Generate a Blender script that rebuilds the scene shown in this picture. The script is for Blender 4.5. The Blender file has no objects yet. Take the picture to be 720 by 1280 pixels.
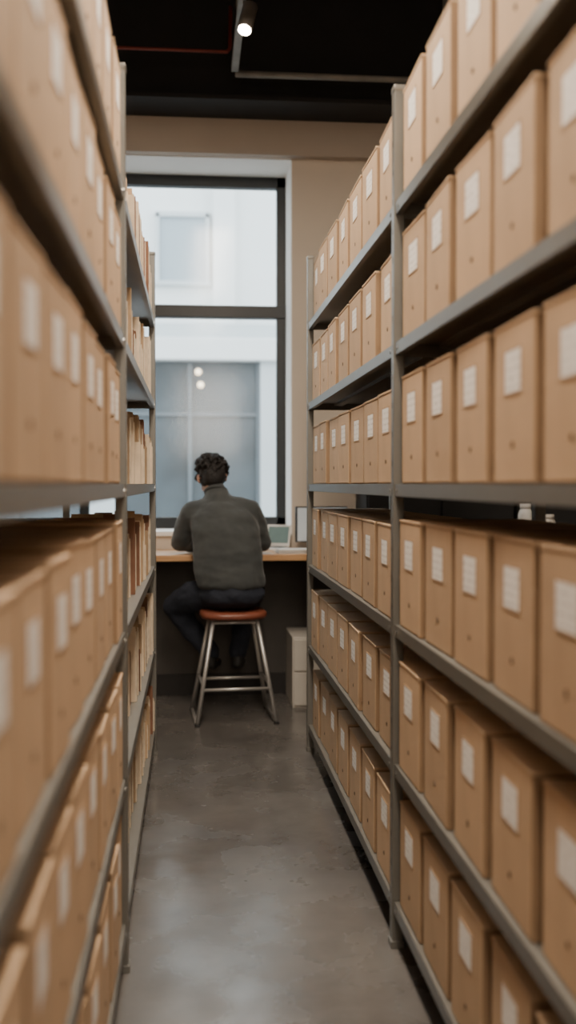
import bpy, bmesh, math, random
from mathutils import Vector, Matrix, Euler, noise
random.seed(7)
R=random.Random(11)
D=bpy.data
col=bpy.context.scene.collection

# ---------------------------------------------------------------- materials
def nt(name):
    m=D.materials.new(name); m.use_nodes=True
    n=m.node_tree; b=n.nodes["Principled BSDF"]
    return m,n,b
def mat(name,c,rough=.6,metal=0,noise_s=0,noise_a=.15,bump=0,bump_s=60,rand=0,c2=None,spec=None,coat=0,emis=None,emis_s=0,stretch=None):
    m,n,b=nt(name)
    N=n.nodes; L=n.links
    b.inputs["Base Color"].default_value=(*c,1)
    b.inputs["Roughness"].default_value=rough
    b.inputs["Metallic"].default_value=metal
    if spec is not None: b.inputs["Specular IOR Level"].default_value=spec
    if coat: b.inputs["Coat Weight"].default_value=coat
    if emis: 
        b.inputs["Emission Color"].default_value=(*emis,1); b.inputs["Emission Strength"].default_value=emis_s
    tc=N.new("ShaderNodeTexCoord")
    src=tc.outputs["Object"]
    if stretch:
        mp=N.new("ShaderNodeMapping"); mp.inputs["Scale"].default_value=stretch
        L.new(src,mp.inputs[0]); src=mp.outputs[0]
    out=None
    if noise_s:
        t=N.new("ShaderNodeTexNoise"); t.inputs["Scale"].default_value=noise_s; t.inputs["Detail"].default_value=5
        L.new(src,t.inputs["Vector"])
        r=N.new("ShaderNodeValToRGB")
        a=c; k=c2 if c2 else tuple(x*(1-noise_a*2) for x in c)
        r.color_ramp.elements[0].color=(*k,1); r.color_ramp.elements[0].position=.3
        r.color_ramp.elements[1].color=(*a,1); r.color_ramp.elements[1].position=.65
        L.new(t.outputs["Fac"],r.inputs[0]); out=r.outputs[0]
    if rand:
        oi=N.new("ShaderNodeObjectInfo")
        mr=N.new("ShaderNodeMapRange"); mr.inputs[3].default_value=1-rand; mr.inputs[4].default_value=1+rand*.6
        L.new(oi.outputs["Random"],mr.inputs[0])
        hs=N.new("ShaderNodeHueSaturation")
        if out: L.new(out,hs.inputs["Color"])
        else: hs.inputs["Color"].default_value=(*c,1)
        L.new(mr.outputs[0],hs.inputs["Value"]); out=hs.outputs[0]
    if out: L.new(out,b.inputs["Base Color"])
    if bump:
        t2=N.new("ShaderNodeTexNoise"); t2.inputs["Scale"].default_value=bump_s; t2.inputs["Detail"].default_value=6
        L.new(src,t2.inputs["Vector"])
        bp=N.new("ShaderNodeBump"); bp.inputs["Strength"].default_value=bump; bp.inputs["Distance"].default_value=.01
        L.new(t2.outputs["Fac"],bp.inputs["Height"]); L.new(bp.outputs[0],b.inputs["Normal"])
    return m

M={}
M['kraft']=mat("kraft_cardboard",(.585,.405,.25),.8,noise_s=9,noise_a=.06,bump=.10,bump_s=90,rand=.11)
M['kraft_shaded']=mat("kraft_shaded",(.33,.21,.12),.85,noise_s=9,noise_a=.06,rand=.09)  # kraft darkened in colour to imitate the shade in gaps between boxes
M['kraft_edge']=mat("kraft_edge",(.44,.29,.165),.85)
M['hole']=mat("punched_hole",(.09,.055,.03),.9)
M['folder1']=mat("manila_folder",(.50,.34,.20),.8,noise_s=20,noise_a=.1,rand=.35)
M['folder2']=mat("red_brown_folder",(.22,.105,.06),.8,noise_s=20,noise_a=.1,rand=.25)
M['folder3']=mat("buff_folder",(.72,.58,.42),.8,noise_s=20,noise_a=.08,rand=.2)
M['paper']=mat("aged_paper",(.70,.60,.46),.9,noise_s=40,noise_a=.15,stretch=(1,14,1))
M['steel']=mat("painted_shelf_steel",(.195,.188,.168),.38,metal=.35,noise_s=14,noise_a=.05,bump=.03,bump_s=120)
M['steel_dark']=mat("slot_dark",(.07,.066,.06),.7)
M['bolt']=mat("zinc_bolt",(.3,.29,.27),.35,metal=.9)
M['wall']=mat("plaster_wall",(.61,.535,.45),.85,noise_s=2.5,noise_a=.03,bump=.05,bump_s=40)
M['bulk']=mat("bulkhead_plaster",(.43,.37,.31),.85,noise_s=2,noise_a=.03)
M['reveal']=mat("white_reveal",(.86,.85,.82),.7,noise_s=3,noise_a=.02)
M['dark_brown']=mat("dark_grey_brown",(.075,.068,.062),.7,noise_s=4,noise_a=.12)
M['base']=mat("black_baseboard",(.02,.018,.017),.6,noise_s=8)
M['ceil']=mat("black_ceiling",(.014,.013,.013),.9,noise_s=4)
M['beam']=mat("black_steel_beam",(.010,.0095,.0095),.8,noise_s=6)
M['conduit']=mat("grey_conduit",(.24,.23,.21),.5,metal=.2,noise_s=9)
M['red']=mat("red_pipe_paint",(.16,.022,.012),.5,noise_s=9)
M['frame']=mat("black_window_frame",(.010,.012,.013),.4,noise_s=9)
M['wood']=mat("oiled_oak",(.56,.33,.16),.45,noise_s=6,c2=(.40,.21,.095),stretch=(1,14,14),bump=.05)
M['seat']=mat("red_brown_leather",(.22,.065,.035),.38,noise_s=18,noise_a=.12,bump=.1,bump_s=120)
M['chrome']=mat("brushed_chrome",(.58,.57,.55),.40,metal=.75,noise_s=30,noise_a=.05)
M['skin']=mat("skin",(.42,.22,.14),.55,noise_s=25,noise_a=.06)
M['hair']=mat("dark_hair",(.013,.010,.009),.7,noise_s=30,noise_a=.3,bump=.5,bump_s=70)
M['jeans']=mat("navy_denim",(.018,.023,.038),.85,noise_s=120,noise_a=.15,bump=.35,bump_s=30)
M['shoe']=mat("black_shoe",(.010,.010,.010),.5,noise_s=20)
M['white']=mat("white_plastic",(.78,.77,.74),.4,noise_s=8,noise_a=.02)
M['cream']=mat("cream_metal",(.52,.49,.44),.5,noise_s=8,noise_a=.03)
M['black']=mat("black_plastic",(.012,.012,.013),.35,noise_s=10)
M['screen']=mat("green_glow_screen",(.05,.08,.07),.2,noise_s=20,emis=(.40,.52,.46),emis_s=.25)
M['pale_screen']=mat("pale_screen",(.50,.52,.52),.25,noise_s=9,noise_a=.04,emis=(.7,.8,.85),emis_s=.2)
M['eye']=mat("eye_white",(.7,.68,.65),.2,noise_s=5,noise_a=.02)
M['facade']=mat("white_stone_facade",(.78,.81,.80),.8,noise_s=.8,noise_a=.03)
M['facade2']=mat("pale_grey_stone",(.56,.61,.62),.8,noise_s=.8,noise_a=.05)
M['fglass']=mat("pale_blue_glass",(.34,.41,.45),.3,noise_s=.7,noise_a=.05)
M['shopglass']=mat("shop_glass",(.10,.122,.135),.25,noise_s=1.1,noise_a=.25)
M['shopframe']=mat("grey_shop_frame",(.13,.155,.17),.5,noise_s=3,noise_a=.05)
M['street']=mat("pavement",(.40,.40,.40),.9,noise_s=3,noise_a=.1)
M['lens']=mat("lamp_lens",(1,.9,.75),.3,noise_s=2,noise_a=.01,emis=(1,.84,.66),emis_s=40)
M['globe']=mat("reflected_glow",(1,.85,.6),.3,noise_s=2,noise_a=.01,emis=(1,.74,.48),emis_s=3.2)
M['track']=mat("dark_bronze_housing",(.20,.175,.15),.4,metal=.3,noise_s=8)

m,n,b=nt("charcoal_knit"); N=n.nodes;L=n.links
b.inputs["Roughness"].default_value=.95
tc=N.new("ShaderNodeTexCoord")
t=N.new("ShaderNodeTexNoise"); t.inputs["Scale"].default_value=9; t.inputs["Detail"].default_value=3; L.new(tc.outputs["Object"],t.inputs["Vector"])
r=N.new("ShaderNodeValToRGB"); r.color_ramp.elements[0].color=(.042,.047,.048,1); r.color_ramp.elements[1].color=(.060,.066,.066,1)
r.color_ramp.elements[0].position=.3; r.color_ramp.elements[1].position=.7
L.new(t.outputs["Fac"],r.inputs[0]); L.new(r.outputs[0],b.inputs["Base Color"])
mp=N.new("ShaderNodeMapping"); mp.inputs["Scale"].default_value=(4,4,11); mp.inputs["Rotation"].default_value=(0,.35,0)
L.new(tc.outputs["Object"],mp.inputs[0])
t2=N.new("ShaderNodeTexNoise"); t2.inputs["Scale"].default_value=1; t2.inputs["Detail"].default_value=1.5; L.new(mp.outputs[0],t2.inputs["Vector"])
bp=N.new("ShaderNodeBump"); bp.inputs["Strength"].default_value=.6; bp.inputs["Distance"].default_value=.04
L.new(t2.outputs["Fac"],bp.inputs["Height"])
L.new(bp.outputs[0],b.inputs["Normal"])
b.inputs["Sheen Weight"].default_value=.15
M['knit']=m

m,n,b=nt("label_paper"); N=n.nodes;L=n.links
b.inputs["Roughness"].default_value=.8
tc=N.new("ShaderNodeTexCoord"); oi=N.new("ShaderNodeObjectInfo")
sx=N.new("ShaderNodeSeparateXYZ"); L.new(tc.outputs["Object"],sx.inputs[0])
ms=N.new("ShaderNodeMath"); ms.operation='MULTIPLY'; ms.inputs[1].default_value=380; L.new(sx.outputs["Z"],ms.inputs[0])
si=N.new("ShaderNodeMath"); si.operation='SINE'; L.new(ms.outputs[0],si.inputs[0])
gt=N.new("ShaderNodeMath"); gt.operation='GREATER_THAN'; gt.inputs[1].default_value=.5; L.new(si.outputs[0],gt.inputs[0])
va=N.new("ShaderNodeVectorMath"); va.operation='ADD'; L.new(tc.outputs["Object"],va.inputs[0]); L.new(oi.outputs["Random"],va.inputs[1])
mp=N.new("ShaderNodeMapping"); mp.inputs["Scale"].default_value=(1,190,40); L.new(va.outputs[0],mp.inputs[0])
t=N.new("ShaderNodeTexNoise"); t.inputs["Scale"].default_value=1; t.inputs["Detail"].default_value=2; L.new(mp.outputs[0],t.inputs["Vector"])
g2=N.new("ShaderNodeMath"); g2.operation='GREATER_THAN'; g2.inputs[1].default_value=.52; L.new(t.outputs["Fac"],g2.inputs[0])
mu=N.new("ShaderNodeMath"); mu.operation='MULTIPLY'; L.new(gt.outputs[0],mu.inputs[0]); L.new(g2.outputs[0],mu.inputs[1])
mu2=N.new("ShaderNodeMath"); mu2.operation='MULTIPLY'; mu2.inputs[1].default_value=.55; L.new(mu.outputs[0],mu2.inputs[0])
mx=N.new("ShaderNodeMix"); mx.data_type='RGBA'; L.new(mu2.outputs[0],mx.inputs[0])
mx.inputs[6].default_value=(.94,.92,.89,1); mx.inputs[7].default_value=(.36,.33,.30,1)
L.new(mx.outputs[2],b.inputs["Base Color"])
M['label']=m

m,n,b=nt("polished_concrete"); N=n.nodes;L=n.links
tc=N.new("ShaderNodeTexCoord")
t=N.new("ShaderNodeTexNoise"); t.inputs["Scale"].default_value=2.6; t.inputs["Detail"].default_value=9; t.inputs["Roughness"].default_value=.65
L.new(tc.outputs["Object"],t.inputs["Vector"])
r=N.new("ShaderNodeValToRGB"); r.color_ramp.elements[0].color=(.062,.057,.053,1); r.color_ramp.elements[1].color=(.150,.140,.129,1)
r.color_ramp.elements[0].position=.28; r.color_ramp.elements[1].position=.76
L.new(t.outputs["Fac"],r.inputs[0]); L.new(r.outputs[0],b.inputs["Base Color"])
t2=N.new("ShaderNodeTexNoise"); t2.inputs["Scale"].default_value=4; t2.inputs["Detail"].default_value=8; L.new(tc.outputs["Object"],t2.inputs["Vector"])
mr=N.new("ShaderNodeMapRange"); mr.inputs[1].default_value=.32; mr.inputs[2].default_value=.68; mr.inputs[3].default_value=.14; mr.inputs[4].default_value=.36
L.new(t2.outputs["Fac"],mr.inputs[0]); L.new(mr.outputs[0],b.inputs["Roughness"])
b.inputs["Specular IOR Level"].default_value=.6
bp=N.new("ShaderNodeBump"); bp.inputs["Strength"].default_value=.03; bp.inputs["Distance"].default_value=.01
L.new(t2.outputs["Fac"],bp.inputs["Height"]); L.new(bp.outputs[0],b.inputs["Normal"])
M['floor']=m

m=D.materials.new("window_glass"); m.use_nodes=True; n=m.node_tree; n.nodes.clear()
o=n.nodes.new("ShaderNodeOutputMaterial"); tr=n.nodes.new("ShaderNodeBsdfTransparent"); tr.inputs[0].default_value=(.97,.98,.98,1)
gl=n.nodes.new("ShaderNodeBsdfGlossy"); gl.inputs["Roughness"].default_value=.12
mxs=n.nodes.new("ShaderNodeMixShader"); mxs.inputs[0].default_value=.025
n.links.new(tr.outputs[0],mxs.inputs[1]); n.links.new(gl.outputs[0],mxs.inputs[2]); n.links.new(mxs.outputs[0],o.inputs[0])
M['glass']=m

# ---------------------------------------------------------------- helpers
def bbox(bm,x0,x1,y0,y1,z0,z1,bev=0,mi=0):
    g=bmesh.ops.create_cube(bm,size=1)
    vs=g['verts']
    bmesh.ops.scale(bm,vec=(x1-x0,y1-y0,z1-z0),verts=vs)
    bmesh.ops.translate(bm,vec=((x0+x1)/2,(y0+y1)/2,(z0+z1)/2),verts=vs)
    fs=set(f for v in vs for f in v.link_faces)
    for f in fs: f.material_index=mi
    if bev:
        es=list(set(e for v in vs for e in v.link_edges))
        r=bmesh.ops.bevel(bm,geom=es,offset=bev,segments=2,affect='EDGES',profile=.6)
        for f in r['faces']: f.material_index=mi
    return vs
def mesh(bm,name,mats,smooth=False):
    me=D.meshes.new(name); 
    bmesh.ops.recalc_face_normals(bm,faces=bm.faces)
    bm.to_mesh(me); bm.free()
    for k in mats: me.materials.append(M[k])
    if smooth:
        for p in me.polygons: p.use_smooth=True
    return me
def obj(name,me,loc=(0,0,0),parent=None,rot=None,label=None,cat=None,kind=None,group=None):
    o=D.objects.new(name,me); col.objects.link(o)
    o.location=loc
    if rot: o.rotation_euler=rot
    if parent: o.parent=parent
    if label: o["label"]=label
    if cat: o["category"]=cat
    if kind: o["kind"]=kind
    if group: o["group"]=group
    return o
def boxobj(name,x0,x1,y0,y1,z0,z1,m,bev=0,**k):
    bm=bmesh.new(); cx,cy=(x0+x1)/2,(y0+y1)/2
    bbox(bm,x0-cx,x1-cx,y0-cy,y1-cy,0,z1-z0,bev)
    p=k.get('parent'); loc=Vector((cx,cy,z0))
    if p: loc=loc-p.location
    return obj(name,mesh(bm,name,[m]),loc,**k)
def tube(name,pts,r,m,seg=12,**k):
    bm=bmesh.new()
    tube_bm(bm,pts,r,seg)
    return obj(name,mesh(bm,name,[m],True),**k)
def tube_bm(bm,pts,r,seg=12):
    pts=[Vector(p) for p in pts]
    rings=[]
    up=Vector((0,0,1))
    for i,p in enumerate(pts):
        if i==0: d=pts[1]-pts[0]
        elif i==len(pts)-1: d=pts[-1]-pts[-2]
        else: d=(pts[i+1]-p).normalized()+(p-pts[i-1]).normalized()
        d.normalize()
        a=d.cross(up) 
        if a.length<.05: a=d.cross(Vector((1,0,0)))
        if rings and a.dot(pa)<0: a=-a
        a.normalize(); pa=a.copy(); bb=d.cross(a).normalized()
        rr=r[i] if isinstance(r,(list,tuple)) else r
        rings.append([bm.verts.new(p+(a*math.cos(t)+bb*math.sin(t))*rr) for t in [2*math.pi*j/seg for j in range(seg)]])
    for A,B in zip(rings,rings[1:]):
        for j in range(seg):
            bm.faces.new((A[j],A[(j+1)%seg],B[(j+1)%seg],B[j]))
    bm.faces.new(rings[0]); bm.faces.new(rings[-1])

# ---------------------------------------------------------------- room
WALL=6.43; WIN=6.80; CEIL=4.4
XL,XR,YB=-2.3,4.2,-3.5
OX0,OX1,OZ0,OZ1=-1.35,.618,.98,3.30
S=dict(kind="structure")
boxobj("floor",XL,XR,YB,WALL+.6,-.1,0,'floor',**S)
boxobj("ceiling",XL,XR,YB,WALL+.6,CEIL,CEIL+.1,'ceil',**S)
boxobj("wall_left",XL-.1,XL,YB,WALL+.6,0,CEIL,'wall',**S)
boxobj("wall_right",XR,XR+.1,YB,WALL+.6,0,CEIL,'wall',**S)
boxobj("wall_back",XL,XR,YB-.1,YB,0,CEIL,'wall',**S)
bm=bmesh.new()
T=WALL+.5
bbox(bm,XL,OX0,WALL,T,0,CEIL)
bbox(bm,OX1,XR,WALL,T,0,CEIL)
bbox(bm,OX0,OX1,WALL,T,0,OZ0)
bbox(bm,OX0,OX1,WALL,T,OZ1,CEIL)
obj("wall_front",mesh(bm,"wall_front",['wall']),**S)
bm=bmesh.new()
bbox(bm,OX1-.006,OX1+.0,WALL+.002,WIN+.03,OZ0,OZ1)
bbox(bm,OX0,OX0+.006,WALL+.002,WIN+.03,OZ0,OZ1)
bbox(bm,OX0,OX1,WALL+.002,WIN+.03,OZ1-.006,OZ1)
bbox(bm,OX0,OX1,WALL-.02,WIN+.03,OZ0,OZ0+.03,.004)
obj("trim_1",mesh(bm,"trim_1",['reveal']),**S)
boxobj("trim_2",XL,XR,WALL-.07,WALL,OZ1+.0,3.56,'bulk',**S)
boxobj("trim_3",XL,XR,WALL-.015,WALL,.13,.87,'dark_brown',**S)  # dark grey-brown slab over the lower wall, below counter height
boxobj("baseboard_front",XL,XR,WALL-.03,WALL,0,.13,'base',.003,**S)
win=D.objects.new("window_1",None); col.objects.link(win); win["kind"]="structure"; win.location=(0,WIN,1.0)
bm=bmesh.new()
fw=.055
y0,y1=WIN,WIN+.07
wz0,wz1=1.01,3.294; wx0,wx1=OX0+.006,OX1-.006
bbox(bm,wx0,wx0+fw,y0,y1,wz0,wz1,.004); bbox(bm,wx1-fw-.004,wx1,y0,y1,wz0,wz1,.004)
bbox(bm,wx0,wx1,y0,y1,wz1-.07,wz1,.004); bbox(bm,wx0,wx1,y0,y1,wz0,wz0+.075,.004)
mz=1.3+(605-391)/1300*WIN
bbox(bm,wx0,wx1,y0-.01,y1,mz-.040,mz+.040,.004)
bbox(bm,wx0+.62,wx0+.68,y0,y1,wz0,wz1,.004)
bmesh.ops.translate(bm,vec=(0,-WIN,-1.0),verts=bm.verts)
fr=obj("window_frame",mesh(bm,"window_frame",['frame']),parent=win)
bm=bmesh.new(); 
bbox(bm,wx0+.03,wx1-.03,.03,.036,wz0+.03-1,wz1-.03-1)
gl=obj("window_pane",mesh(bm,"window_pane",['glass']),parent=win)

for i,(y,h0) in enumerate([(6.20,3.51),(5.0,3.95),(3.7,3.95),(2.4,3.95),(1.1,3.95),(-.4,3.95)]):
    bm=bmesh.new()
    w=.11 if i else .16
    bbox(bm,XL,XR,y-w,y+w,h0,h0+.025); bbox(bm,XL,XR,y-.012,y+.012,h0+.025,CEIL-.02); bbox(bm,XL,XR,y-w,y+w,CEIL-.025,CEIL)
    obj("trim_%d"%(10+i),mesh(bm,"ceiling_beam",['beam']),**S)
tube("red_pipe",[(-2.2,5.85,3.70),(.20,5.85,3.70),(.215,5.85,3.72),(.22,5.85,3.95)],.010,'red',label="thin red painted pipe below black ceiling",cat="pipe")
trk=boxobj("light_track",.225,.265,2.2,5.90,3.61,3.65,'conduit',.004,label="slim grey light track hung under the black ceiling",cat="light track")
tube("conduit",[(.25,5.95,3.62),(1.45,5.95,3.62),(1.46,5.95,3.64),(1.46,5.95,4.4)],.019,'conduit',label="grey metal conduit crossing below the ceiling",cat="conduit")
for y in (2.6,4.1,5.6):
    tube("hanger_rod",[(0,0,0),(0,0,CEIL-3.65)],.005,'conduit',loc=(0,y-trk.location.y,.04),parent=trk)
def spot(y,lab):
    e=D.objects.new("track_spotlight",None); col.objects.link(e); e.location=(.255,y,3.609)
    e["label"]=lab; e["category"]="spotlight"; e["group"]="track spotlights"
    d=Vector((-.045,-.09,-.20)).normalized()
    a=Vector((.028,-.02,-.028)); b_=a+d*.15
    tube("lamp_housing",[a-d*.012,a,b_,b_+d*.002],[.022,.036,.036,.036],'track',seg=20,parent=e)
    tube("lamp_lens",[b_+d*.001,b_+d*.006],.031,'lens',seg=20,parent=e)
    tube("stem",[(0,0,.0),a+d*.03],.009,'track',parent=e)
    l=D.lights.new("spot_light",'SPOT'); l.energy=45; l.color=(1,.84,.66); l.spot_size=1.5; l.spot_blend=.7; l.shadow_soft_size=.03
    lo=obj("spot_light",l,b_+d*.02,parent=e); lo.rotation_euler=d.to_track_quat('-Z','Y').to_euler()
spot(5.05,"dark cylindrical spotlight glowing warm on the ceiling track")
spot(3.2,"dark cylindrical spotlight glowing warm on the ceiling track")

# ---------------------------------------------------------------- shelving
LV=[.133,.52,.91,1.30,1.69,2.075]
RT=2.39
def post_mesh():
    bm=bmesh.new()
    w,d=.030,.038
    bbox(bm,-w/2,w/2,-d/2,d/2,.01,RT,.003)
    for s in(-1,1):
        for k in range(29):
            z=.07+k*.08
            bbox(bm,min(s*w/2,s*(w/2+.0003)),max(s*w/2,s*(w/2+.0003)),-.003,.003,z,z+.016,0,1)
    bbox(bm,-w/2-.004,w/2+.004,-d/2-.004,d/2+.004,0,.02,.002)
    bbox(bm,-w/2-.002,w/2+.002,-d/2-.002,d/2+.002,RT-.012,RT+.006,.005)
    return mesh(bm,"post",['steel','steel_dark'])
PM=post_mesh()
def shelf_mesh(x0,x1,y0,y1):
    bm=bmesh.new(); cx=(x0+x1)/2; cy=(y0+y1)/2; a=(x1-x0)/2; L_=(y1-y0)/2
    bbox(bm,-a,a,-L_,L_,-.004,0,.001)
    for s in(-1,1):
        bbox(bm,min(s*a,s*(a-.004)),max(s*a,s*(a-.004)),-L_,L_,-.034,0,.001)
        bbox(bm,min(s*(a-.018),s*(a-.004)),max(s*(a-.018),s*(a-.004)),-L_,L_,-.034,-.031)
        bbox(bm,-a,a,min(s*L_,s*(L_-.004)),max(s*L_,s*(L_-.004)),-.034,0,.001)
    for k in (-.33,.33):
        bbox(bm,k*a*2*.5-.02,k*a*2*.5+.02,-L_+.01,L_-.01,-.016,-.004)
    for s in(-1,1):
        for t_ in(-1,1):
            g=bmesh.ops.create_cone(bm,cap_ends=True,segments=6,radius1=.006,radius2=.005,depth=.004,matrix=Matrix.Translation((s*(a+.001),t_*(L_-.03),-.018))@Matrix.Rotation(math.pi/2,4,'Y'))
            for v in g['verts']:
                for f in v.link_faces: f.material_index=1
    return mesh(bm,"shelf",['steel','bolt'])
def rack(face,sgn,ys,label):
    dep=.42
    e=D.objects.new("shelving_unit",None); col.objects.link(e)
    xa=face+sgn*.015; xb=face+sgn*dep
    e.location=((xa+xb)/2,(ys[0]+ys[-1])/2,0)
    e["label"]=label; e["category"]="shelving"; e["group"]="steel archive shelving"
    for y in ys:
        for x in (xa,xb):
            obj("post",PM,Vector((x,y,0))-e.location,parent=e)
    for ya,yb in zip(ys,ys[1:]):
        me=shelf_mesh(min(xa,xb)-.011,max(xa,xb)+.011,ya+.0205,yb-.0205)
        for z in LV:
            obj("shelf",me,Vector(((xa+xb)/2,(ya+yb)/2,z))-e.location,parent=e)
    return e
rack(.555,1,[.72,2.86,5.01],"long grey steel archive shelving full of kraft boxes")
LY=2.78
rack(-.172,-1,[.40,LY,4.99],"long grey steel shelving with kraft boxes and folders")

# ---------------------------------------------------------------- boxes
bcache={}
def box_mesh(w,h):
    k=(w,h)
    if k in bcache: return bcache[k]
    d=.345
    bm=bmesh.new()
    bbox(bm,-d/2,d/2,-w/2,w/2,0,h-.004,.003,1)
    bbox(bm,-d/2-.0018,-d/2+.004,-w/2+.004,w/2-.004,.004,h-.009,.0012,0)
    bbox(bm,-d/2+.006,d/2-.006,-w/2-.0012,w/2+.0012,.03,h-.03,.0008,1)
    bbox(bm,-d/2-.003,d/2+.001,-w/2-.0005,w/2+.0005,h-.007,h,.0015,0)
    me=mesh(bm,"archive_box",['kraft','kraft_shaded'])
    lw=.096 if w>.22 else .082; lh=.26*h
    bm=bmesh.new(); bbox(bm,-.0008,.0008,-lw/2,lw/2,-lh/2,lh/2); lm=mesh(bm,"label",['label'])
    bm=bmesh.new()
    for (a,b_,c,e) in ((-lw/2-.003,lw/2+.003,-lh/2-.003,-lh/2),(-lw/2-.003,-lw/2,-lh/2,lh/2+.002),(lw/2,lw/2+.003,-lh/2,lh/2+.002),(-lw/2-.003,lw/2+.003,lh/2,lh/2+.003)):
        bbox(bm,-.0012,.001,a,b_,c,e)
    hm=mesh(bm,"label_holder",['kraft_edge'])
    bm=bmesh.new()
    bmesh.ops.create_cone(bm,cap_ends=True,segments=18,radius1=.0062,radius2=.0062,depth=.002,matrix=Matrix.Rotation(math.pi/2,4,'Y'))
    fm=mesh(bm,"finger_hole",['hole'])
    bcache[k]=(me,lm,hm,fm,d); return bcache[k]
def put_box(x_face,sgn,yc,z,w,h,rot,group,label="brown kraft cardboard archive box with white paper label"):
    me,lm,hm,fm,d=box_mesh(w,h)
    o=obj("archive_box",me,(x_face+sgn*(d/2+.004),yc,z+.0008),label=label,cat="box",group=group)
    o.rotation_euler=(0,0,rot+(0 if sgn>0 else math.pi))
    j=R.uniform(-.006,.006)
    obj("label_holder",hm,(-d/2-.0018,j,.69*h),parent=o)
    obj("paper_label",lm,(-d/2-.0022,j,.69*h),parent=o)
    obj("finger_hole",fm,(-d/2-.002,0,.24*h),parent=o)
lvn=["bottom","second","third","fourth","fifth","top"]
for li,z in enumerate(LV):
    p=.289
    for i in range(7):
        yc=2.832-p*(i+.5)
        put_box(.565+R.uniform(0,.008),1,yc,z,.250,.292,R.uniform(-.025,.02),"archive boxes on the %s shelf"%lvn[li])
    p=(4.98-2.89)/7
    for i in range(7):
        yc=2.89+p*(i+.5)
        put_box(.566+R.uniform(0,.012),1,yc,z,.250,.272,R.uniform(-.025,.02),"archive boxes on the %s shelf"%lvn[li])
    y=LY-.03-R.uniform(0,.015)
    while y>.62:
        w=R.choice([.19,.21,.22]); h=R.choice([.28,.286,.295])
        if y-w<.44: break
        put_box(-.178-R.uniform(0,.010),-1,y-w/2,z,w,h,R.uniform(-.025,.012),"archive boxes on the %s shelf"%lvn[li])
        y-=w+R.uniform(.026,.036)

fcache={}
def folder_mesh(w,h,mk):
    k=(w,h,mk)
    if k in fcache: return fcache[k]
    d=.28
    bm=bmesh.new()
    t=.0025
    bbox(bm,-d/2,d/2,-w/2,-w/2+t,0,h,.0008)
    bbox(bm,-d/2,d/2,w/2-t,w/2,0,h-.012,.0008)
    bbox(bm,-d/2-.0015,-d/2+.0015,-w/2,w/2,0,h-.006,.0012)
    bbox(bm,-d/2+.03,-d/2+.11,-w/2,-w/2+t,h-.002,h+.012,.0008)
    cm=mesh(bm,"file_folder",[mk])
    bm=bmesh.new()
    n=4
    for i in range(n):
        a=-w/2+.004+(w-.008)*i/n; b_=-w/2+.004+(w-.008)*(i+.92)/n
        bbox(bm,-d/2+.003,d/2+.004-.006*(i%2),a,b_,.001,h-.018-.006*((i*7)%3))
    pm=mesh(bm,"papers",['paper'])
    fcache[k]=(cm,pm,d); return fcache[k]
flab={'folder1':"tan manila file folder stuffed with papers",'folder2':"red-brown card file folder stuffed with papers",'folder3':"pale buff file folder stuffed with papers"}
for li,z in enumerate(LV):
    y=LY+.032; prev=None
    i=0
    while y<4.92:
        w=R.choice([.018,.022,.028,.036]); h=R.choice([.16,.19,.22,.245,.27])
        if li==5: h=R.choice([.22,.25,.29])
        mk=R.choice([k for k in ('folder1','folder1','folder2','folder3') if k!=prev]); prev=mk
        if y+w>4.95: break
        cm,pm,d=folder_mesh(w,h,mk)
        # files creep outwards towards the far post so each spine shows past the last
        step=.055*(1-(y-LY)/2.2)
        o=obj("file_folder",cm,(-.182-step*R.uniform(.5,1.0)-R.choice([0,.004,.010,.016])-d/2,y+w/2,z+.0008),label=flab[mk],cat="folder",group="file folders on the %s shelf"%lvn[li])
        flip=0 if R.random()<.6 else math.pi
        o.rotation_euler=(0,0,flip+R.uniform(-.02,.02))
        obj("papers",pm,parent=o)
        y+=w+R.choice([.015,.025,.035,.055,.08])

# ---------------------------------------------------------------- desk
desk=D.objects.new("window_counter",None); col.objects.link(desk); desk.location=(0,6.15,0)
desk["label"]="long oak window counter on black brackets"; desk["category"]="desk"
DX0,DX1=-1.6,.93; DY=5.88; DH=.90
boxobj("counter_top",DX0,DX1,DY,WALL-.002,DH-.036,DH,'wood',.004,parent=desk)
for x in (-1.3,-.45,.86):
    bm=bmesh.new()
    bbox(bm,-.02,.02,5.93-6.15,WALL-.016-6.15,DH-.066,DH-.037,.002)
    bbox(bm,-.02,.02,WALL-.05-6.15,WALL-.032-6.15,0,DH-.06,.002)
    obj("bracket",mesh(bm,"bracket",['black']),(x,0,0),parent=desk)
ped=D.objects.new("pedestal_cabinet",None); col.objects.link(ped); ped.location=(.68,6.12,0)
ped["label"]="small cream metal pedestal under the wooden counter"; ped["category"]="cabinet"
boxobj("cabinet_body",.575,.80,5.96,6.38,.0,.415,'cream',.006,parent=ped)
boxobj("drawer",.585,.79,5.948,5.96,.22,.40,'cream',.003,parent=ped)
boxobj("drawer",.585,.79,5.948,5.96,.02,.21,'cream',.003,parent=ped)
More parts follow.
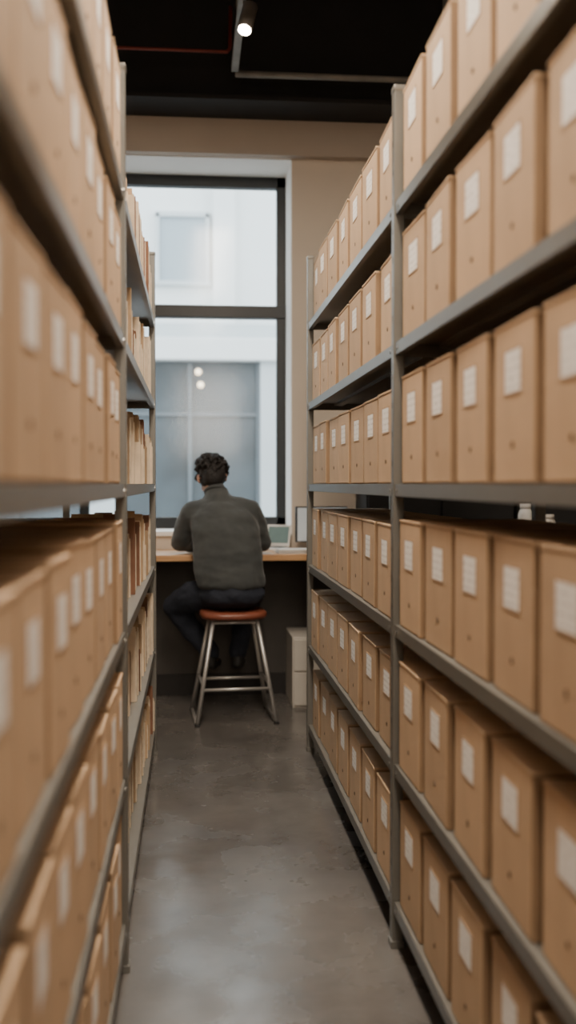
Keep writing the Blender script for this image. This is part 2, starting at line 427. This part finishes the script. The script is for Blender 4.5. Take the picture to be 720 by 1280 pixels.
def laptop(x,y,rz,w,scr,lab,body,sh=.20):
    e=D.objects.new("laptop",None); col.objects.link(e); e.location=(x,y,DH+.0005); e.rotation_euler=(0,0,rz)
    e["label"]=lab; e["category"]="laptop"
    bm=bmesh.new(); bbox(bm,-w/2,w/2,-.09,.09,0,.016,.004); obj("base",mesh(bm,"base",[body]),parent=e)
    bm=bmesh.new(); 
    for r_ in range(4):
        for c in range(10): bbox(bm,-w*.42+c*w*.085,-w*.42+c*w*.085+w*.07,-.02+r_*.024,.0+r_*.024,.0155,.019)
    obj("keyboard",mesh(bm,"keyboard",['black']),parent=e)
    bm=bmesh.new(); bbox(bm,-w/2,w/2,-.004,.004,0,sh,.003); l=obj("lid",mesh(bm,"lid",[body]),(0,.085,.018),parent=e,rot=(-.25,0,0))
    bm=bmesh.new(); bbox(bm,-w/2+.012,w/2-.012,-.0052,-.0035,.02,sh-.012); obj("screen",mesh(bm,"screen",[scr]),parent=l)
laptop(.48,6.27,-.5,.16,'screen',"small pale laptop with softly glowing green screen",'white',.135)
e=D.objects.new("monitor",None); col.objects.link(e); e.location=(.775,6.22,DH+.0005); e["label"]="white-framed monitor with pale screen on the counter"; e["category"]="monitor"
e.rotation_euler=(0,0,.12)
bm=bmesh.new(); bbox(bm,-.16,.16,-.015,.015,.05,.265,.006); obj("casing",mesh(bm,"casing",['black']),parent=e)
bm=bmesh.new(); bbox(bm,-.15,.155,-.0175,-.0145,.058,.257); obj("screen",mesh(bm,"screen",['pale_screen']),parent=e)
bm=bmesh.new(); bbox(bm,-.08,.08,-.06,.06,0,.008,.003); bbox(bm,-.02,.02,.0,.015,.006,.12,.003); obj("stand",mesh(bm,"stand",['white']),parent=e)
def papers(x,y,rz,n,lab,w=.21,d=.15):
    bm=bmesh.new()
    for i in range(n):
        a=R.uniform(-.006,.006)
        bbox(bm,-w/2+a,w/2+a,-d/2-a,d/2-a,i*.0035,i*.0035+.003)
    obj("paper_stack",mesh(bm,"paper_stack",['white']),(x,y,DH+.0005),rot=(0,0,rz),label=lab,cat="papers")
papers(.60,6.0,.1,7,"short stack of white papers on the counter",.22,.13)
papers(.17,6.34,0,2,"open white papers in front of the seated person",.30,.12)

for cx in (1.45,2.35,3.25):  # black cupboards added so the gaps behind the shelving look dark
    e=D.objects.new("dark_backing_cupboard",None); col.objects.link(e); e.location=(cx,6.18,0)
    e["label"]="matt black cupboard added to darken the view behind the shelving"; e["category"]="cupboard"; e["group"]="cupboards added as dark backing"
    bm=bmesh.new(); bbox(bm,-.44,.44,-.20,.20,.0,1.75,.004); obj("cupboard_body",mesh(bm,"cupboard_body",['beam']),parent=e)
    for s in(-1,1):
        bm=bmesh.new(); bbox(bm,min(s*.004,s*.43),max(s*.004,s*.43),-.218,-.201,.05,1.73,.003); dr=obj("door",mesh(bm,"door",['beam']),parent=e)
        bm=bmesh.new(); bbox(bm,-.006,.006,-.238,-.218,.85,1.0,.003); obj("handle",mesh(bm,"handle",['chrome']),(s*.04,0,0),parent=dr)
tb=D.objects.new("side_table",None); col.objects.link(tb); tb.location=(1.9,5.3,0)
tb["label"]="narrow dark high side table behind the shelving"; tb["category"]="table"
boxobj("table_top",1.45,2.5,5.1,5.5,.86,.90,'dark_brown',.004,parent=tb)
for x in (1.5,2.45):
    for y in (5.14,5.46): boxobj("leg",x-.02,x+.02,y-.02,y+.02,0,.859,'black',.003,parent=tb)
def bottle(x,y,h,mk,lab):
    bm=bmesh.new()
    prof=[(.0,0),(.036,0),(.038,.01),(.038,h*.80),(.034,h*.86),(.026,h*.90),(.026,h*.91),(.029,h*.915),(.029,h),(0,h)]
    seg=20; rings=[[bm.verts.new((r_*math.cos(2*math.pi*j/seg),r_*math.sin(2*math.pi*j/seg),z)) for j in range(seg)] for r_,z in prof[1:-1]]
    for A,B in zip(rings,rings[1:]):
        for j in range(seg): bm.faces.new((A[j],A[(j+1)%seg],B[(j+1)%seg],B[j]))
    bm.faces.new(rings[0]); bm.faces.new(rings[-1])
    obj("bottle",mesh(bm,"bottle",[mk],True),(x,y,DH+.0005),label=lab,cat="bottle",group="bottles on the side table")
bottle(1.72,5.25,.30,'white',"white bottle standing on a dark side table")
bottle(1.86,5.3,.24,'cream',"cream bottle standing on a dark side table")

# ---------------------------------------------------------------- stool
SX,SY=.225,5.77; SH=.60
st=D.objects.new("bar_stool",None); col.objects.link(st); st.location=(SX,SY,0); st.rotation_euler=(0,0,.07)
st["label"]="low bar stool, red-brown seat on splayed chrome legs"; st["category"]="stool"
bm=bmesh.new()
seg=40; rows=[(.0,.558),(.150,.558),(.176,.563),(.184,.575),(.182,.588),(.172,.597),(.14,.600),(.08,.596),(0,.594)]
def se(r_,t,z):
    n_=3.2; c,s=math.cos(t),math.sin(t)
    k=(abs(c)**n_+abs(s)**n_)**(-1/n_)
    return (r_*k*c,r_*k*s*.92,z+.006*(min(1,abs(r_*k*c)/.18))**2*(1 if z>.585 else 0))
rings=[]
for r_,z in rows[1:-1]:
    rings.append([bm.verts.new(se(r_,2*math.pi*j/seg,z)) for j in range(seg)])
c0=bm.verts.new((0,0,.558)); c1=bm.verts.new((0,0,.594))
for A,B in zip(rings,rings[1:]):
    for j in range(seg): bm.faces.new((A[j],A[(j+1)%seg],B[(j+1)%seg],B[j]))
for j in range(seg):
    bm.faces.new((c0,rings[0][(j+1)%seg],rings[0][j])); bm.faces.new((c1,rings[-1][j],rings[-1][(j+1)%seg]))
obj("seat",mesh(bm,"seat",['seat'],True),parent=st)
top={}; bot={}
for sx in(-1,1):
    for sy in(-1,1):
        a=Vector((sx*.120,sy*.11,.556)); b_=Vector((sx*.215,sy*.20,.012))
        top[sx,sy]=a; bot[sx,sy]=b_
        tube("leg",[a,b_+Vector((0,0,0))],.0115,'chrome',parent=st)
        bm=bmesh.new(); bbox(bm,b_.x-.014,b_.x+.014,b_.y-.014,b_.y+.014,0,.014,.004); obj("foot_cap",mesh(bm,"foot_cap",['black']),parent=st)
def at(sx,sy,z):
    a,b_=top[sx,sy],bot[sx,sy]; t=(a.z-z)/(a.z-b_.z); return a+(b_-a)*t
for z,pairs in ((.19,[((-1,-1),(1,-1)),((-1,1),(1,1))]),(.215,[((-1,-1),(-1,1)),((1,-1),(1,1))]),(.545,[((-1,-1),(1,-1)),((-1,1),(1,1)),((-1,-1),(-1,1)),((1,-1),(1,1))])):
    for p,q in pairs:
        tube("rung",[at(*p,z),at(*q,z)],.009,'chrome',parent=st)
for sx in(-1,1):
    tube("runner",[bot[sx,-1],bot[sx,1]],.010,'chrome',parent=st)

# ---------------------------------------------------------------- person
def blobs(bm,chain,step=.25,sub=2):
    for (c0,r0),(c1,r1) in zip(chain,chain[1:]):
        c0,c1=Vector(c0),Vector(c1)
        r0=Vector(r0) if not isinstance(r0,float) else Vector((r0,)*3)
        r1=Vector(r1) if not isinstance(r1,float) else Vector((r1,)*3)
        n=max(2,int((c1-c0).length/(min(min(r0),min(r1))*step))+1)
        for i in range(n+1):
            t=i/n; c=c0.lerp(c1,t); r_=r0.lerp(r1,t)
            bmesh.ops.create_icosphere(bm,subdivisions=sub,radius=1,matrix=Matrix.Translation(c)@Matrix.Diagonal((*r_,1)))
def ell(bm,c,r_,sub=3,M0=None):
    m_=Matrix.Translation(c)@Matrix.Diagonal((*r_,1))
    if M0: m_=M0@m_
    bmesh.ops.create_icosphere(bm,subdivisions=sub,radius=1,matrix=m_)
def remesh(bm,name,voxel,smooth,mk,origin,disp=0,dscale=.1,parent=None,label=None):
    me=D.meshes.new(name); bm.to_mesh(me); bm.free()
    o=D.objects.new(name,me); col.objects.link(o)
    md=o.modifiers.new("r",'REMESH'); md.mode='VOXEL'; md.voxel_size=voxel; md.use_smooth_shade=True
    s=o.modifiers.new("s",'SMOOTH'); s.factor=.5; s.iterations=smooth
    if disp:
        tx=D.textures.new(name+"_fold",'CLOUDS'); tx.noise_scale=dscale
        d_=o.modifiers.new("d",'DISPLACE'); d_.texture=tx; d_.strength=disp; d_.mid_level=.5; d_.texture_coords='LOCAL'
    dg=bpy.context.evaluated_depsgraph_get(); ev=o.evaluated_get(dg)
    nm=D.meshes.new_from_object(ev); D.objects.remove(o)
    nm.name=name; nm.materials.clear(); nm.materials.append(M[mk])
    for p in nm.polygons: p.use_smooth=True
    nm.transform(Matrix.Translation(-Vector(origin)))
    if parent is None: return obj(name,nm,origin,label=label)
    return obj(name,nm,(0,0,0),parent=parent,label=label)
PO=(.22,5.77,.60)
spine=lambda g:[((.214,5.750,.700),(.180+g,.122+g,.095+g*.4)),((.205,5.745,.80),(.190+g,.120+g,.09)),((.197,5.755,.92),(.193+g,.122+g,.09)),((.187,5.778,1.03),(.190+g,.128+g,.08)),((.174,5.812,1.105),(.180+g,.122+g,.070+g*.3)),((.162,5.846,1.160),(.145+g,.100+g,.055+g*.3)),((.155,5.875,1.20),(.088+g,.070+g,.040+g*.3))]
ShL,ShR=(.006,5.865,1.132),(.320,5.860,1.144)
ElL,ElR=(-.070,5.955,.968),(.396,5.93,.966)
WrL,WrR=(.045,6.10,.934),(.300,6.12,.934)
arms=lambda g:[[((.08,5.850,1.140),.064+g),(ShL,.066+g),((-.034,5.912,1.05),.060+g),(ElL,.049+g),((-.01,6.04,.946),.035+g),(WrL,.024+g)],
               [((.24,5.848,1.150),.064+g),(ShR,.066+g),((.359,5.893,1.06),.060+g),(ElR,.049+g),((.355,6.04,.946),.035+g),(WrR,.024+g)]]
HipL,HipR=(.130,5.78,.700),(.308,5.78,.700)
KnL,KnR=(-.100,6.02,.600),(.345,6.17,.630)
AnL,AnR=(.105,6.0,.330),(.262,6.02,.330)
legs=lambda g:[[(HipL,.092+g),((.01,5.90,.668),.086+g),(KnL,.066+g),((-.015,6.04,.47),.060+g),(AnL,.040+g)],
               [(HipR,.092+g),((.325,5.97,.676),.086+g),(KnR,.066+g),((.305,6.12,.49),.060+g),(AnR,.040+g)]]
HM=Matrix.Translation((.112,5.968,1.342))@Euler((math.radians(-34),math.radians(-4),math.radians(9))).to_matrix().to_4x4()
bm=bmesh.new()
blobs(bm,spine(-.02)); 
for c in arms(-.008): blobs(bm,c)
for c in legs(-.012): blobs(bm,c)
blobs(bm,[((.150,5.875,1.20),.062),((.130,5.915,1.260),.054),((.118,5.945,1.30),.056)])
for a,dx in ((AnL,.02),(AnR,.01)):
    a=Vector(a); blobs(bm,[(a,.034),(a+Vector((0,-.005,-.05)),.034),(a+Vector((dx,.10,-.075)),(.036,.04,.022)),(a+Vector((dx*1.4,.155,-.08)),(.032,.03,.018))])
ell(bm,(0,-.005,.028),(.074,.094,.082),3,HM); ell(bm,(0,.03,-.035),(.060,.064,.078),3,HM)
ell(bm,(0,.068,-.088),(.028,.026,.022),3,HM); ell(bm,(0,.028,-.07),(.050,.055,.040),3,HM)
ell(bm,(0,.088,.018),(.052,.014,.012),3,HM)
blobs_h=[((0,.092,.005),.009),((0,.112,-.030),.013)]
blobs(bm,[(HM@Vector(c),r_) for c,r_ in blobs_h])
for s in(-1,1):
    ell(bm,(s*.012,.100,-.033),(.009,.010,.008),2,HM)
    ell(bm,(s*.076,-.002,-.012),(.008,.018,.031),3,HM); ell(bm,(s*.082,-.006,-.008),(.006,.014,.022),3,HM)
    ell(bm,(s*.038,.070,-.030),(.020,.018,.018),3,HM)
ell(bm,(0,.093,-.060),(.024,.009,.006),3,HM); ell(bm,(0,.091,-.068),(.020,.009,.006),3,HM)
def hand(w,dirv,side):
    w=Vector(w); d=Vector(dirv).normalized(); up=Vector((0,0,1)); sd=d.cross(up).normalized()
    for i in range(5):
        for j in range(4):
            c=w+d*(.012+.019*i)+sd*((j-1.5)*.019*(0.75+.08*i))+Vector((0,0,-.014))
            ell(bm,c,(.015,.015,.012),2)
    L_=[.068,.078,.072,.056]
    for j in range(4):
        b0=w+d*.088+sd*((j-1.5)*.0205)+Vector((0,0,-.012))
        k=L_[j]*.5; fan=d+sd*((j-1.5)*.06)
        p1=b0+fan*k+Vector((0,0,.004)); p2=p1+fan*k*.6+Vector((0,0,-.008)); p3=p2+fan*k*.35+Vector((0,0,-.008))
        blobs(bm,[(b0,.0098),(p1,.0088),(p2,.0080),(p3,.0074)],.5,2)
    t0=w+d*.025+sd*side*.028+Vector((0,0,-.014)); t1=t0+d*.03+sd*side*.026; t2=t1+d*.030+sd*side*.008+Vector((0,0,-.003))
    blobs(bm,[(t0,.0135),(t1,.0105),(t2,.0088)],.5,2)
hand(WrL,(.30,.9,0),1)
hand(WrR,(-.28,.9,0),-1)
body=remesh(bm,"person",.0055,3,'skin',PO)
body["label"]="person in charcoal sweater and dark jeans sitting hunched at the counter"; body["category"]="person"
bm=bmesh.new()
sp=spine(.012); sp[0]=((.214,5.748,.735),(.198,.140,.028)); sp.insert(1,((.211,5.746,.775),(.202,.136,.05)))
blobs(bm,sp)
for c in arms(.010):
    blobs(bm,c)
for w,d in ((WrL,(.30,.9,0)),(WrR,(-.28,.9,0))):
    blobs(bm,[(Vector(w)-Vector(d)*.03,.033),(Vector(w)+Vector(d)*.005,.031)])
blobs(bm,[((.150,5.868,1.190),.088),((.140,5.890,1.232),.072),((.136,5.900,1.248),.068)])
blobs(bm,[((.150,5.868,1.200),(.084,.074,.048)),((.03,5.862,1.150),(.066,.072,.060))]); blobs(bm,[((.150,5.868,1.200),(.084,.074,.048)),((.29,5.858,1.164),(.066,.072,.060))])
remesh(bm,"sweater",.009,24,'knit',PO,disp=.020,dscale=.10,parent=body,label="charcoal knitted crew-neck sweater")
bm=bmesh.new()
cpts=[]
for i in range(25):
    t=2*math.pi*i/24; cpts.append(((.135+.061*math.cos(t)),5.905+.056*math.sin(t),1.256-.030*math.sin(t)))
tube_bm(bm,cpts,.009,10); bmesh.ops.translate(bm,vec=-Vector(PO),verts=bm.verts)
obj("collar",mesh(bm,"collar",['knit'],True),parent=body)
bm=bmesh.new()
blobs(bm,[((.218,5.752,.692),(.192,.134,.088)),((.214,5.748,.745),(.175,.122,.05))])
for c in legs(.006):
    c=c[:-1]+[(c[-1][0],.054)]
    blobs(bm,c)
remesh(bm,"jeans",.008,5,'jeans',PO,disp=.016,dscale=.07,parent=body,label="dark navy denim jeans")
for a,dx in ((AnL,.02),(AnR,.01)):
    a=Vector(a); bm=bmesh.new()
    blobs(bm,[(a+Vector((0,-.012,-.045)),(.040,.042,.04)),(a+Vector((0,-.012,-.072)),(.040,.048,.030))]); blobs(bm,[(a+Vector((0,.0,-.072)),(.040,.044,.030)),(a+Vector((dx,.10,-.078)),(.047,.05,.026)),(a+Vector((dx*1.4,.17,-.082)),(.042,.042,.022))])
    remesh(bm,"shoe",.006,4,'shoe',PO,parent=body)
bm=bmesh.new()
ell(bm,(0,-.012,.036),(.080,.096,.082),3,HM)
ell(bm,(0,-.045,-.025),(.068,.058,.070),3,HM)
H=random.Random(9)
cnt=0
while cnt<170:
    v=Vector((H.gauss(0,1),H.gauss(0,1),H.gauss(0,1))).normalized()
    if v.z<-.97 or (v.y>.45 and v.z<.40) or (v.y>.15 and v.z<-.1): continue
    p=Vector((v.x*.080,v.y*.094-.010,v.z*.080+.032))
    if v.z<-.2: p.z-=.026; p.x*=.86
    tdir=Vector((H.gauss(0,1),H.gauss(0,1),H.gauss(0,1)-.3)); tdir=(tdir-v*tdir.dot(v)).normalized()
    out=H.uniform(.006,.026) if v.z>-.1 else H.uniform(.002,.010)
    r_=H.uniform(.009,.015)
    a=HM@p; b_=HM@(p+v*out+tdir*.012); c_=HM@(p+v*(out*.9)+tdir*.028)
    blobs(bm,[(a,r_),(b_,r_*.85),(c_,r_*.45)],.7,1); cnt+=1
remesh(bm,"hair",.0042,1,'hair',PO,parent=body,label="short dark curly hair")
for s in(-1,1):
    bm=bmesh.new(); ell(bm,(s*.031,.079,.0),(.0115,.0115,.0115),3,HM); bmesh.ops.translate(bm,vec=-Vector(PO),verts=bm.verts)
    obj("eye",mesh(bm,"eye",['eye'],True),parent=body)

# ---------------------------------------------------------------- outside
boxobj("street",-14,16,WALL+.62,30,-.25,-.1,'street',kind="structure")
bl=D.objects.new("building",None); col.objects.link(bl); bl.location=(0,14,-.1)
bl["label"]="pale stone building across the street with shop windows"; bl["category"]="building"
def PX(x,y=14): return (x-240)/1300*y
def PZ(v,y=14): return 1.3+(605-v)/1300*y
def bb(name,x0,x1,y0,y1,z0,z1,m,bev=0): return boxobj(name,x0,x1,y0,y1,z0,z1,m,bev,parent=bl)
bb("facade",-12,14,14.3,14.8,-.1,12,'facade')
bb("cornice",-12,14,13.9,14.3,PZ(452),PZ(424),'facade',.02)
bb("cornice",-12,14,14.1,14.3,PZ(424),PZ(404),'facade2',.02)
for k in range(-4,6):
    x=PX(200)+k*2.3
    bb("facade_window",x,x+.62,14.24,14.33,PZ(350),PZ(270),'fglass')
    for (a,b_,c,d_) in ((x-.05,x,PZ(350),PZ(266)),(x+.62,x+.67,PZ(350),PZ(266)),(x-.05,x+.67,PZ(270),PZ(264)),(x-.08,x+.70,PZ(355),PZ(350))):
        bb("window_trim",a,b_,14.20,14.30,c,d_,'facade2')
    x2=x+.72
    bb("pilaster",x2,x2+.30,14.15,14.3,PZ(404),12,'facade')
    bb("shop_window",x-.55,x+1.35,14.10,14.25,.25,PZ(452),'shopglass')
    for xx in (x-.55,x+.38,x+1.3): bb("shop_frame",xx,xx+.05,14.05,14.12,.25,PZ(452),'shopframe')
    bb("shop_frame",x-.55,x+1.35,14.06,14.12,PZ(520),PZ(516),'shopframe')
    bb("shop_pilaster",x+1.35,x+1.75,14.0,14.3,-.1,PZ(452),'facade2')
    bb("stall_riser",x-.55,x+1.35,14.05,14.3,-.1,.25,'facade2')
for (x,v,y) in ((248,466,13.6),(251,482,13.6)):  # glowing globes added to imitate lamp reflections in the shop glass
    bm=bmesh.new(); bmesh.ops.create_icosphere(bm,subdivisions=3,radius=.042)
    g=obj("reflection_globe",mesh(bm,"reflection_globe",['globe'],True),(PX(x,y),y,PZ(v,y)),label="small warm glowing globe imitating a lamp reflection in the shop windows",cat="lamp",group="reflection globes")
    tube("globe_arm",[(0,.04,0),(0,.45,.03)],.008,'shopframe',parent=g)

# ---------------------------------------------------------------- lights
def area(name,loc,rot,sx,sy,e,c):
    l=D.lights.new(name,'AREA'); l.shape='RECTANGLE'; l.size=sx; l.size_y=sy; l.energy=e; l.color=c
    o=obj(name,l,loc,rot=rot); return o
W=(1,.85,.69)
area("unseen_aisle_light",(.19,3.0,3.50),(0,0,0),.3,3.2,128,W)
area("unseen_aisle_light",(.19,.6,3.3),(0,0,0),.3,1.6,46,W)
area("unseen_aisle_light",(.25,-1.6,2.3),(math.radians(75),0,0),.8,1.2,34,W)  # added fill behind the camera, brightens the box faces
area("rack_fill_light",(2.6,3.0,3.8),(0,0,0),.6,4,22,W)  # added unseen lamps over the side aisles, brighten the rack faces
area("rack_fill_light",(-1.5,3.0,3.8),(0,0,0),.6,4,22,W)
p=area("window_portal",((OX0+OX1)/2,WIN+.12,2.15),(math.radians(-90),0,0),1.95,2.3,1,(1,1,1)); p.data.cycles.is_portal=True

w=D.worlds.new("World"); bpy.context.scene.world=w; w.use_nodes=True
bg=w.node_tree.nodes["Background"]; bg.inputs[0].default_value=(.86,.94,1,1); bg.inputs[1].default_value=5.0

# ---------------------------------------------------------------- camera
c=D.cameras.new("camera"); co=obj("camera",c,(0,0,1.30))
c.sensor_fit='VERTICAL'; c.sensor_height=36; c.lens=36*1300/1280
co.rotation_euler=(math.radians(90-1.54),0,math.radians(-5.27))
c.clip_start=.02; c.clip_end=200
c.dof.use_dof=True; c.dof.focus_distance=4.0; c.dof.aperture_fstop=1.6
bpy.context.scene.camera=co
